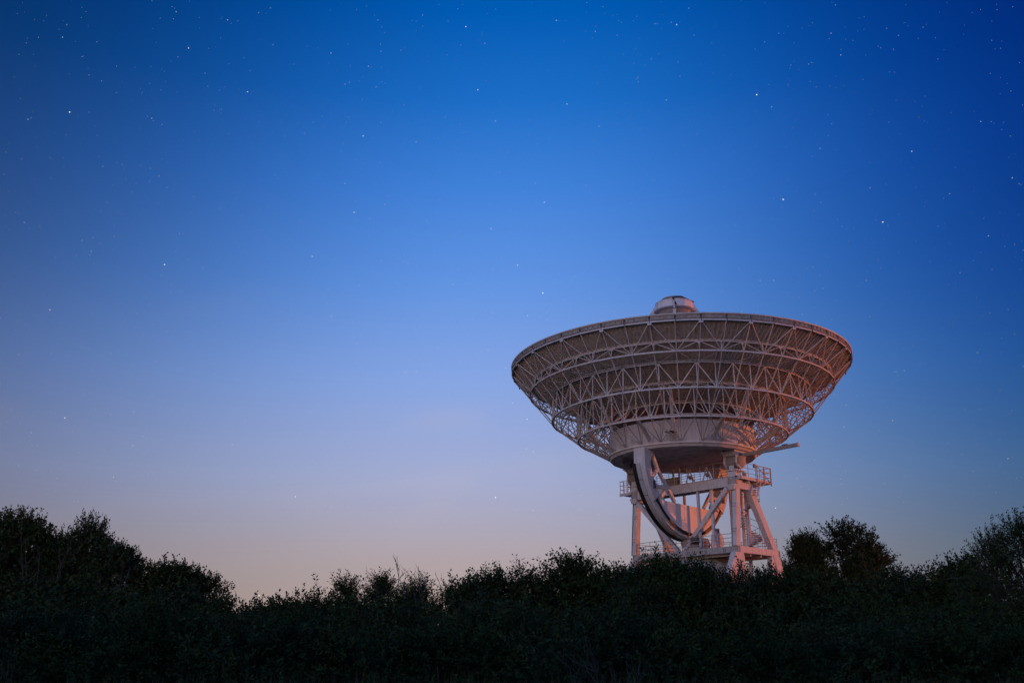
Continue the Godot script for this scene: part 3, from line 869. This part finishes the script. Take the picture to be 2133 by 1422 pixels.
func grow_kind(kind: String, variant: int) -> Array:      # the wood and the leaves of one plant of this kind
	var key := kind + str(variant)
	if grown.has(key):
		return grown[key]
	var n: Array = NOMINAL[kind]
	var height: float = n[0]
	var radius: float = n[1]
	var k0: float = n[2]
	var r := RandomNumberGenerator.new()
	r.seed = 1000 + key.hash() % 100000
	var tree := kind in ["broad", "slim", "loose", "oak"]
	var lower := height * (0.22 if tree else 0.06)
	# clumps spread through the crown, crowded towards its outside
	var clumps := []
	var wobble := noise(variant + 3, 0.9, 2)
	for i in n[3]:
		var a := r.randf() * TAU
		var y := lerpf(lower, height, pow(r.randf(), 0.8))
		var f := (y - lower) / (height - lower)
		var wide := radius * (sqrt(maxf(0.0, 1.0 - pow(maxf(0.0, f - 0.35) / 0.65, 2.0))) if tree else sqrt(maxf(0.0, 1.0 - pow(f, 2.6))))
		wide *= 1.0 + 0.5 * wobble.get_noise_2d(cos(a) * 2.0 + y, sin(a) * 2.0)
		var d := wide * sqrt(r.randf_range(0.12, 1.0))
		clumps.append(Vector3(cos(a) * d, y - 0.28 * k0, sin(a) * d))
	# leaders, so that the plant reaches its height
	for i in 3:
		clumps.append(Vector3(r.randf_range(-0.4, 0.4) * radius, height * (1.0 - 0.05 * i) - 0.45 * k0, r.randf_range(-0.4, 0.4) * radius))
	var wood := begin()
	wood.set_smooth_group(0)
	var stems := 1 if tree else 4
	var thick := 0.022 * height + 0.02
	var tops := []
	for s in stems:
		var lean := Vector3(r.randf_range(-1, 1), 0, r.randf_range(-1, 1)) * radius * (0.12 if tree else 0.4)
		var pts := [lean * 0.15, Vector3(lean.x * 0.4, height * 0.25, lean.z * 0.4), Vector3(lean.x * 0.8, height * 0.5, lean.z * 0.8), Vector3(lean.x, height * 0.78, lean.z)]
		limb(wood, pts, thick * (1.0 if tree else 0.55), thick * 0.25, 7)
		tops.append(pts)
	var leaves := SurfaceTool.new()
	leaves.begin(Mesh.PRIMITIVE_TRIANGLES)
	for c in clumps:
		var pts: Array = tops[r.randi() % stems]
		var start: Vector3 = pts[1].lerp(pts[3], clampf((c.y - lower) / (height - lower) - 0.25, 0.0, 0.9))
		var elbow: Vector3 = start.lerp(c, 0.55) + Vector3(0, 0.12 * radius, 0)
		limb(wood, [start, elbow, c], thick * 0.22, 0.008 * k0, 4)
		var size := radius * (0.22 if kind == "spiky" else 0.29) * r.randf_range(0.6, 1.3)
		var outward := Vector3(c.x, (c.y - height * 0.45) * 0.6, c.z).normalized()
		var shade := r.randi() % 4
		for i in n[4]:
			var dir := Vector3(r.randfn(), r.randfn(), r.randfn()).normalized()
			var p: Vector3 = c + dir * size * pow(r.randf(), 0.5)
			var lift := 0.8 if kind == "spiky" else 0.32
			var way := (dir * 0.8 + outward * 0.8 + Vector3(0, lift, 0) + Vector3(r.randfn(), r.randfn(), r.randfn()) * 0.3).normalized()
			var f := along(Vector3.ZERO, way) * Basis(Vector3.UP, r.randf() * TAU)
			var k := k0 * r.randf_range(0.6, 1.15)
			leaves.append_from(sprig(kind, shade if r.randf() < 0.6 else r.randi() % 4), 0, Transform3D(Basis(f.x * k, f.y * k, f.z * k), p))
	# long single shoots that break the outline
	for i in (16 if kind == "spiky" else 7):
		var a := r.randf() * TAU
		var d := radius * sqrt(r.randf()) * 0.85
		var f := d / radius
		var p := Vector3(cos(a) * d, lower + (height - lower) * sqrt(maxf(0.0, 1.0 - f * f)) - 0.35 * k0, sin(a) * d)
		var way := (Vector3(cos(a) * 0.5, 1.0, sin(a) * 0.5) + Vector3(r.randfn(), r.randfn(), r.randfn()) * 0.25).normalized()
		limb(wood, [p - way * 0.4 * k0, p, p + way * 0.45 * k0], 0.012 * k0, 0.004 * k0, 3)
		var b := along(Vector3.ZERO, way)
		var k := k0 * r.randf_range(0.8, 1.3)
		leaves.append_from(sprig(kind, r.randi() % 4), 0, Transform3D(Basis(b.x * k * 0.7, b.y * k, b.z * k * 0.7), p))
	# long arching branches that reach out of a loose crown
	if kind == "loose":
		for i in 7:
			var a := TAU * (i + r.randf()) / 7.0
			var out := Vector3(cos(a), 0, sin(a))
			var from := Vector3(0, height * r.randf_range(0.5, 0.72), 0)
			var mid := from + out * radius * 0.8 + Vector3(0, radius * 0.35, 0)
			var to := from + out * radius * r.randf_range(1.35, 1.75) + Vector3(0, radius * r.randf_range(0.2, 0.6), 0)
			limb(wood, [from, mid, to], 0.035, 0.008, 5)
			for n_ in 16:
				var f := r.randf_range(0.35, 1.0)
				var p := from.lerp(mid, f * 2.0) if f < 0.5 else mid.lerp(to, f * 2.0 - 1.0)
				var way := (out * 0.7 + Vector3(r.randfn(), r.randfn() + 0.3, r.randfn()) * 0.6).normalized()
				var b := along(Vector3.ZERO, way)
				var k := k0 * r.randf_range(0.45, 0.8)
				leaves.append_from(sprig(kind, r.randi() % 4), 0, Transform3D(Basis(b.x * k, b.y * k, b.z * k), p))
	grown[key] = [done(wood), leaves.commit()]
	return grown[key]

func grow(called: String, label: String, category: String, group: String, at: Vector3, height: float, radius: float, kind: String, count: int) -> Node3D:
	var n: Array = NOMINAL[kind]
	var shape := grow_kind(kind, count % int(n[5]))
	var o := thing(called, label, category, at, group)
	o.rotation.y = count * 2.399
	var wide: float = radius / n[1]
	o.scale = Vector3(wide, (height - 0.22 * n[2]) / n[0], wide)
	var tree := kind in ["broad", "slim", "loose", "oak"]
	put(o, "trunk" if tree else "stems", shape[0], M.bark)
	put(o, "crown" if tree else "foliage", shape[1], M["leaf_%d" % (count % 4)])
	return o

func dead_shrub(p: Array) -> void:
	var r := RandomNumberGenerator.new()
	r.seed = int(absf(p[0]) * 100.0)
	var o := thing("dead_shrub", "leafless shrub of thin pale twigs among the bushes" if p[2] > 3.0 else "small leafless shrub of pale twigs in the tall grass", "shrub", Vector3(p[0], 0, p[1]), "leafless shrubs")
	var height: float = p[2]
	var wide: float = p[3]
	var stem := begin()
	var twigs := begin()
	for s in 5:
		var a := TAU * s / 5.0 + r.randf()
		var top := Vector3(cos(a) * wide, height * r.randf_range(0.8, 1.0), sin(a) * wide)
		var mid := Vector3(cos(a) * wide * 0.35, height * 0.5, sin(a) * wide * 0.35)
		limb(stem, [Vector3(cos(a), 0, sin(a)) * 0.05, mid, top], 0.025 + 0.003 * height, 0.006, 5)
		for n in 11:
			var f := r.randf_range(0.3, 1.0)
			var from: Vector3 = mid.lerp(top, f * 2.0 - 1.0) if f > 0.5 else mid * f * 2.0
			var way := Vector3(r.randfn() * 0.6, 1.0, r.randfn() * 0.6).normalized()
			var to := from + way * r.randf_range(0.25, 0.7) * (0.5 + wide * 0.5)
			limb(twigs, [from, from.lerp(to, 0.5) + Vector3(r.randfn(), 0, r.randfn()) * 0.05, to], 0.009, 0.004, 4)
			for k in 2:
				var at := from.lerp(to, r.randf_range(0.4, 0.9))
				limb(twigs, [at, at + Vector3(r.randfn() * 0.5, 0.8, r.randfn() * 0.5).normalized() * r.randf_range(0.12, 0.3)], 0.006, 0.003, 3)
	put(o, "stems", done(stem), M.pale_twig)
	put(o, "twigs", done(twigs), M.pale_twig)

func vegetation() -> void:
	var count := 0
	for p in [[-24.5, -46.0, 8.06, 2.30, "outermost tall tree at the high end of the tree line"], [-22.8, -46.0, 8.32, 2.00, "tallest ragged-topped tree of the tree line"], [-20.9, -46.0, 7.32, 1.70, "tall tree in the notch between two higher trees"], [-19.3, -46.0, 7.84, 1.50, "tall round tree where the tree line starts to drop"]]:
		count += 1
		grow("maple_tree", p[4], "tree", "tall trees of the tree line", Vector3(p[0], 0, p[1]), p[2], p[3], "broad", count)
	for p in [[-17.3, -44.0, 6.70, 1.30, "young tree tucked against the last tall tree"], [-16.2, -44.0, 5.96, 1.00, "second young tree counted from the tall trees"], [-15.0, -44.0, 6.00, 1.10, "young tree in the middle of the low clump"], [-14.1, -44.0, 5.88, 1.00, "fourth young tree counted from the tall trees"], [-13.2, -44.0, 5.47, 1.00, "last young tree before the dip in the hedge"]]:
		count += 1
		grow("young_tree", p[4], "tree", "young trees of the tree line", Vector3(p[0], 0, p[1]), p[2], p[3], "slim", count)
	for p in [[-17.4, -36.0, 4.41, 2.30], [-15.5, -36.0, 4.24, 2.20], [-13.6, -36.0, 4.06, 2.20], [-11.8, -36.0, 3.95, 2.00], [-10.5, -36.0, 3.80, 1.30]]:
		count += 1
		grow("bramble_bush", "low dark bramble bush below the tree line", "bush", "bramble bushes below the tree line", Vector3(p[0], 0, p[1]), p[2], p[3], "bramble", count)
	for p in [[-9.7, -38.0, 3.74, 1.50, "low bush in the dip just below the young trees"], [-8.5, -38.0, 3.85, 1.60, "low bush in the middle of the dip"], [-7.5, -38.0, 4.05, 1.40, "low bush where the dip rises to the spiky bushes"]]:
		count += 1
		grow("hedge_bush", p[4], "bush", "low bushes in the dip", Vector3(p[0], 0, p[1]), p[2], p[3], "bramble", count)
	for p in [[-5.6, -33.0, 4.45, 0.85, "upright spiky bush standing beside the dip"], [-4.3, -33.0, 4.53, 0.75, "upright spiky bush between two others like it"], [-3.1, -33.0, 4.35, 0.95, "upright spiky bush with bare shoots next to the hawthorns"]]:
		count += 1
		grow("blackthorn_bush", p[4], "bush", "upright spiky bushes", Vector3(p[0], 0, p[1]), p[2], p[3], "spiky", count)
	for p in [[-6.0, -30.0, 3.18, 1.70], [-4.3, -30.0, 3.37, 1.80], [-2.9, -30.0, 3.50, 1.60]]:
		count += 1
		grow("hedge_bush", "rounded dark bush at the foot of the spiky bushes", "bush", "bushes at the foot of the spiky bushes", Vector3(p[0], 0, p[1]), p[2], p[3], "bramble", count)
	for p in [[-1.2, -27.0, 3.85, 1.10, "first hawthorn of the hedge, next to the spiky bushes"], [-0.4, -27.0, 4.03, 1.20, "second hawthorn counted from the spiky bushes"], [0.6, -27.0, 4.17, 1.30, "third hawthorn counted from the spiky bushes"], [1.7, -27.0, 4.38, 1.35, "highest hawthorn of the hedge beside the telescope"], [2.7, -27.0, 4.08, 1.20, "hawthorn just beside the outer splayed leg of the telescope"]]:
		count += 1
		grow("hawthorn_bush", p[4], "bush", "hawthorn bushes beside the telescope", Vector3(p[0], 0, p[1]), p[2], p[3], "bush", count)
	for p in [[3.1, -24.0, 3.87, 1.00, "hawthorn in front of the outer platform corner of the telescope"], [3.7, -24.0, 4.15, 0.95, "high hawthorn covering the concrete platform edge of the telescope"], [4.4, -24.0, 3.96, 0.90, "hawthorn in front of the round concrete pedestal"], [5.1, -24.0, 3.89, 0.90, "hawthorn at the foot of the pink splayed leg"], [5.8, -24.0, 3.76, 0.90, "hawthorn in front of the foot of the spiral staircase"], [6.6, -24.0, 3.80, 1.00, "hawthorn standing between the telescope and the oaks"]]:
		count += 1
		grow("hawthorn_bush", p[4], "bush", "hawthorn bushes before the telescope", Vector3(p[0], 0, p[1]), p[2], p[3], "bush", count)
	for p in [[8.8, -29.0, 4.04, 1.30, "leafy bush just below the slimmer oak"], [9.8, -29.0, 3.97, 1.30, "leafy bush below the broad oak"], [10.9, -29.0, 4.21, 1.20, "leafy bush just past the broad oak crown"], [11.9, -29.0, 4.37, 1.30, "leafy bush in the low stretch before the overhanging tree"], [12.8, -29.0, 4.54, 1.20, "leafy bush touching the overhanging tree"]]:
		count += 1
		grow("elder_bush", p[4], "bush", "bushes between oak and overhanging tree", Vector3(p[0], 0, p[1]), p[2], p[3], "bush", count)
	for p in [[12.3, -26.0, 5.05, 0.85, "overhanging tree with loose branches reaching over the hedge"], [13.2, -26.0, 5.39, 1.10, "dense dark tree close behind the overhanging branches"], [14.4, -26.0, 5.54, 1.50, "outermost tree at the end of the hedge"]]:
		count += 1
		grow("overhanging_tree", p[4], "tree", "overhanging trees at the end of the hedge", Vector3(p[0], 0, p[1]), p[2], p[3], "loose", count)
	grow("oak_tree", "slimmer of two oak trees standing beyond the telescope", "tree", "oak trees beyond the telescope", Vector3(25.5, 0, -88.0), 12.53, 2.10, "oak", 0)
	grow("oak_tree", "broad round-topped oak tree standing beyond the telescope", "tree", "oak trees beyond the telescope", Vector3(29.1, 0, -88.0), 13.49, 3.40, "oak", 1)
	for p in [[-12.4, -24.4, 2.96, 2.00], [-10.3, -24.1, 2.97, 2.00], [-8.4, -24.2, 2.82, 2.00], [-6.3, -23.6, 2.80, 2.00], [-4.7, -24.9, 3.06, 2.00], [-2.6, -23.9, 2.85, 2.00], [-0.7, -23.8, 2.93, 2.00], [1.2, -24.2, 2.78, 2.00], [3.1, -24.3, 2.75, 2.00], [5.1, -24.5, 2.91, 2.00], [6.8, -23.8, 2.96, 2.00], [9.1, -24.8, 3.01, 2.00], [10.7, -24.1, 2.84, 2.00], [12.9, -24.5, 3.04, 2.00]]:
		count += 1
		grow("undergrowth_bush", "dense dark undergrowth bush packed between thicket and hedge", "bush", "undergrowth bushes between thicket and hedge", Vector3(p[0], 0, p[1]), p[2], p[3], "thicket", count)
	for p in [[-9.2, -19.3, 2.57, 1.75], [-7.8, -19.1, 2.27, 1.75], [-7.0, -20.6, 2.65, 1.75], [-5.3, -19.9, 2.48, 1.75], [-4.0, -20.4, 2.43, 1.75], [-2.5, -19.8, 2.38, 1.75], [-1.2, -19.9, 2.31, 1.75], [0.2, -20.8, 2.59, 1.75], [1.5, -19.1, 2.54, 1.75], [2.9, -19.4, 2.34, 1.75], [4.4, -19.9, 2.24, 1.75], [6.0, -20.7, 2.29, 1.75], [7.2, -20.0, 2.40, 1.75], [8.6, -20.1, 2.42, 1.75], [10.0, -20.2, 2.33, 1.75]]:
		count += 1
		grow("thicket_bush", "shadowy low thicket bush standing in the tall grass", "bush", "thicket bushes in front of the hedge", Vector3(p[0], 0, p[1]), p[2], p[3], "thicket", count)
	# the wood goes on beside the photographer, out of the picture; it keeps the low moon off the hedge
	for i in 8:
		var z := -18.0 - i * 5.4
		grow("wood_tree", "full-crowned tree of the wood beside the hedge", "tree", "trees of the wood beside the hedge", Vector3(-z * 0.53 + 7.5, 0, z), 9.5, 3.4, "oak", i)
	# an unseen row, added behind the photographer to keep low skylight off the hedge
	for i in 13:
		grow("added_tree", "added leafy tree of the unseen row behind the photographer", "tree", "added trees of the unseen row behind the photographer", Vector3(-39.0 + i * 6.5, 0, 9.0 + 1.5 * sin(i * 2.1)), 8.6, 3.9, "oak", i)
	# dead shrubs: nothing but pale twigs
	for p in [[-23.4, -43.0, 7.6, 1.0], [-19.9, -43.0, 7.1, 1.0], [-16.1, -41.0, 5.5, 0.6], [-3.6, -31.5, 4.55, 0.7], [-2.5, -31.5, 4.35, 0.6], [1.6, -18.0, 1.85, 0.6], [-9.0, -18.4, 1.75, 0.6]]:
		dead_shrub(p)
	# tall grass at the near edge of the thicket
	var g := MultiMesh.new()
	g.transform_format = MultiMesh.TRANSFORM_3D
	g.use_colors = true
	var st := SurfaceTool.new()
	st.begin(Mesh.PRIMITIVE_TRIANGLES)
	for n in 7:
		var a := n * 2.4
		var foot := Vector3(cos(a), 0, sin(a)) * 0.05
		var bow := Vector3(cos(a * 1.7), 0, sin(a * 1.7)) * 0.22
		var w := Vector3(-sin(a), 0, cos(a)) * 0.006
		var last := foot
		for i in 4:
			var f := (i + 1) / 4.0
			var q := foot + Vector3(0, f, 0) + bow * f * f
			for v in [last - w, last + w, q + w * (1.0 - f), last - w, q + w * (1.0 - f), q - w * (1.0 - f)]:
				st.add_vertex(v)
			last = q
	st.generate_normals()
	g.mesh = st.commit()
	g.instance_count = 5200
	var r := RandomNumberGenerator.new()
	r.seed = 5
	for i in g.instance_count:
		var z := -r.randf_range(12.5, 17.5)
		var x := r.randf_range(-0.58, 0.58) * -z
		var k := r.randf_range(1.05, 1.5) * (1.0 if r.randf() < 0.94 else 1.12)
		var b := Basis(Vector3.UP, r.randf() * TAU)
		g.set_instance_transform(i, Transform3D(Basis(b.x, b.y * k, b.z), Vector3(x, 0, z)))
		var c := Color(0.07, 0.075, 0.035).lerp(Color(0.13, 0.11, 0.07), r.randf() * r.randf())
		g.set_instance_color(i, c)
	var grass := MultiMeshInstance3D.new()
	grass.name = "tall_grass"
	grass.multimesh = g
	grass.material_override = M.leaf_2
	grass.set_meta("kind", "stuff")
	grass.set_meta("label", "tall dark grass along the foot of the thicket")
	grass.set_meta("category", "grass")
	add_child(grass)

# ------------------------------------------------------------------ stars
func stars() -> void:
	# azimuth, elevation, brightness class
	var seen := [
		[-26.82, 28.15, 5], [-28.89, 27.33, 3], [-20.72, 32.63, 4], [-16.93, 30.92, 4], [-21.27, 32.08, 2], [-22.34, 28.69, 3], [-18.58, 34.43, 3], [-27.82, 31.74, 3], [-27.70, 32.39, 2], [-21.70, 34.31, 3], [-21.82, 33.93, 2], [-21.54, 25.75, 3],
		[-22.07, 26.08, 2], [-21.01, 25.21, 2], [-21.71, 28.46, 2], [-16.71, 35.08, 2], [-28.87, 25.29, 2], [-25.94, 31.93, 2], [-11.93, 33.55, 3], [-9.47, 33.06, 3], [-9.00, 35.54, 2], [-8.72, 35.19, 1], [-7.39, 34.06, 2], [-6.04, 35.97, 2],
		[-6.02, 35.40, 1], [-3.12, 35.48, 4], [3.00, 35.81, 3], [-2.26, 32.13, 4], [3.60, 31.34, 4], [-9.58, 29.29, 4], [-13.24, 29.10, 3], [-6.18, 29.17, 3], [-10.82, 28.80, 2], [-8.91, 31.99, 2], [-4.36, 30.61, 2], [-3.39, 30.22, 2],
		[-1.08, 30.45, 3], [-3.69, 36.39, 2], [-1.12, 36.42, 2], [1.69, 29.20, 2], [1.49, 27.00, 3], [-10.55, 26.59, 3], [-1.82, 34.63, 2], [-12.76, 29.78, 2], [-0.23, 28.70, 2], [-0.78, 27.60, 2], [5.59, 35.14, 3], [9.58, 35.29, 2],
		[10.99, 35.12, 4], [11.84, 35.89, 2], [20.56, 33.42, 3], [20.98, 32.23, 3], [15.72, 30.92, 5], [16.56, 30.17, 3], [13.20, 33.95, 2], [8.05, 33.31, 2], [8.29, 32.55, 2], [9.22, 33.46, 2], [7.05, 34.87, 2], [5.65, 30.04, 3],
		[4.76, 30.15, 2], [10.04, 31.21, 3], [9.70, 33.67, 2], [19.17, 27.58, 3], [19.99, 28.77, 2], [14.04, 28.03, 2], [5.65, 32.41, 2], [19.23, 32.12, 2], [21.02, 34.78, 2], [11.87, 29.21, 2], [16.74, 25.12, 5], [22.20, 23.17, 5],
		[22.44, 22.93, 2], [24.26, 26.60, 4], [16.18, 25.24, 2], [25.93, 24.07, 3], [21.73, 25.08, 2], [28.10, 27.39, 3], [29.20, 24.26, 3], [29.48, 23.90, 2], [29.47, 26.35, 2], [27.55, 21.56, 3], [28.77, 20.89, 2], [18.47, 24.31, 2],
		[15.76, 20.73, 3], [14.99, 20.80, 2], [18.39, 20.76, 2], [20.91, 20.17, 2], [17.31, 20.85, 2], [25.86, 19.90, 2], [15.43, 24.18, 2], [-20.65, 21.07, 5], [-24.63, 21.24, 3], [-26.28, 17.88, 4], [-20.03, 22.85, 3], [-19.49, 24.10, 2],
		[-16.59, 24.24, 2], [-17.88, 24.49, 2], [-19.39, 21.49, 2], [-24.68, 21.02, 2], [-22.91, 15.98, 2], [-27.45, 15.38, 2], [-20.51, 15.79, 2], [-21.22, 18.85, 2], [-28.23, 22.16, 2], [-28.73, 22.59, 2], [-9.89, 25.03, 4], [-1.31, 24.43, 4],
		[2.05, 25.91, 4], [1.90, 20.74, 5], [0.34, 22.35, 4], [-12.26, 22.38, 4], [-10.90, 19.10, 4], [-3.11, 23.88, 3], [-8.02, 25.60, 3], [-3.65, 21.21, 3], [-9.37, 20.91, 3], [-8.90, 24.74, 2], [-5.26, 24.64, 2], [-12.97, 24.20, 2],
		[0.95, 19.45, 3], [-1.16, 19.62, 3], [-4.50, 17.55, 3], [-6.37, 16.07, 4], [-5.72, 16.15, 3], [-0.39, 16.44, 3], [-1.46, 17.46, 3], [-12.93, 17.24, 2], [2.38, 25.58, 2], [-4.58, 26.02, 2], [-6.70, 22.43, 2], [-5.35, 24.77, 2],
		[2.12, 19.17, 2], [-9.31, 17.63, 2], [-24.77, 12.37, 4], [-22.53, 12.78, 3], [-21.35, 13.01, 3], [-20.73, 11.75, 3], [-21.22, 11.20, 3], [-20.49, 14.00, 2], [-21.99, 9.46, 3], [-15.95, 11.59, 3], [-16.11, 8.70, 2], [-13.81, 8.69, 2],
		[-14.88, 10.36, 2], [-26.28, 11.45, 2], [-12.30, 8.90, 4], [-0.95, 9.05, 5], [0.89, 13.49, 4], [0.83, 11.80, 3], [1.25, 11.66, 3], [0.04, 14.43, 3], [-2.40, 14.20, 2], [-10.20, 10.09, 2], [1.20, 8.33, 3], [-7.05, 14.41, 2],
		[26.12, 15.63, 3], [22.35, 15.14, 3], [26.95, 13.59, 2], [21.42, 12.52, 3], [26.81, 10.07, 3], [24.06, 11.12, 2], [25.11, 17.33, 2], [20.89, 18.19, 2], [18.86, 12.38, 2], [14.81, 8.19, 4], [12.74, 20.39, 2], [13.77, 19.13, 3],
	]
	var ball := SphereMesh.new()
	ball.radius = 1.0
	ball.height = 2.0
	ball.radial_segments = 10
	ball.rings = 5
	var r := RandomNumberGenerator.new()
	r.seed = 21
	var glow := []
	for tint in [Color(0.85, 0.92, 1.0), Color(1.0, 0.95, 0.92), Color(1.0, 0.78, 0.70)]:
		var row := []
		for bright in [0.75, 0.95, 1.3]:
			var m := StandardMaterial3D.new()
			m.albedo_color = Color.BLACK
			m.emission_enabled = true
			m.emission = tint.linear_to_srgb()
			m.emission_energy_multiplier = bright
			row.append(m)
		glow.append(row)
	var words := [["small cool white star in the dusk sky", "small white star in the dusk sky", "small reddish star in the dusk sky"], ["bright cool white star in the dusk sky", "bright white star in the dusk sky", "bright reddish star in the dusk sky"]]
	var size := [0.0, 0.42, 0.52, 0.66, 0.85, 1.15]
	for s in seen:
		var hue: int = [0, 0, 1, 1, 2][r.randi() % 5]
		var big: int = s[2]
		var o := put(self, numbered("star"), ball, glow[hue][clampi(big - 2, 0, 2)], Transform3D(Basis.from_scale(Vector3.ONE * size[big] * STAR_SIZE), Vector3(0, CAMERA_HEIGHT, 0) + towards(s[0], s[1]) * 3000.0))
		o.set_meta("label", words[1 if big >= 4 else 0][hue])
		o.set_meta("category", "star")
		o.set_meta("group", "stars in the dusk sky")
	var low := put(self, numbered("star"), ball, glow[2][2], Transform3D(Basis.from_scale(Vector3.ONE * 1.2 * STAR_SIZE), Vector3(0, CAMERA_HEIGHT, 0) + towards(-13.88, 3.54) * 3000.0))
	low.set_meta("label", "lone orange star just above the dip in the hedge")
	low.set_meta("category", "star")
	# the faint ones nobody could count
	var mm := MultiMesh.new()
	mm.transform_format = MultiMesh.TRANSFORM_3D
	mm.mesh = ball
	mm.instance_count = 5200
	for i in mm.instance_count:
		var e := rad_to_deg(asin(r.randf_range(0.14, 0.75)))
		var a := r.randf_range(-60.0, 60.0)
		var k := 0.26 + 0.26 * pow(r.randf(), 3.0)
		mm.set_instance_transform(i, Transform3D(Basis.from_scale(Vector3.ONE * k * STAR_SIZE), towards(a, e) * 3000.0 + Vector3(0, CAMERA_HEIGHT, 0)))
	var f := MultiMeshInstance3D.new()
	f.name = "faint_stars"
	f.multimesh = mm
	f.material_override = glow[0][0]
	f.set_meta("kind", "stuff")
	f.set_meta("label", "faint scattering of tiny stars across the dusk sky")
	f.set_meta("category", "stars")
	add_child(f)

const STAR_SIZE := 1.32
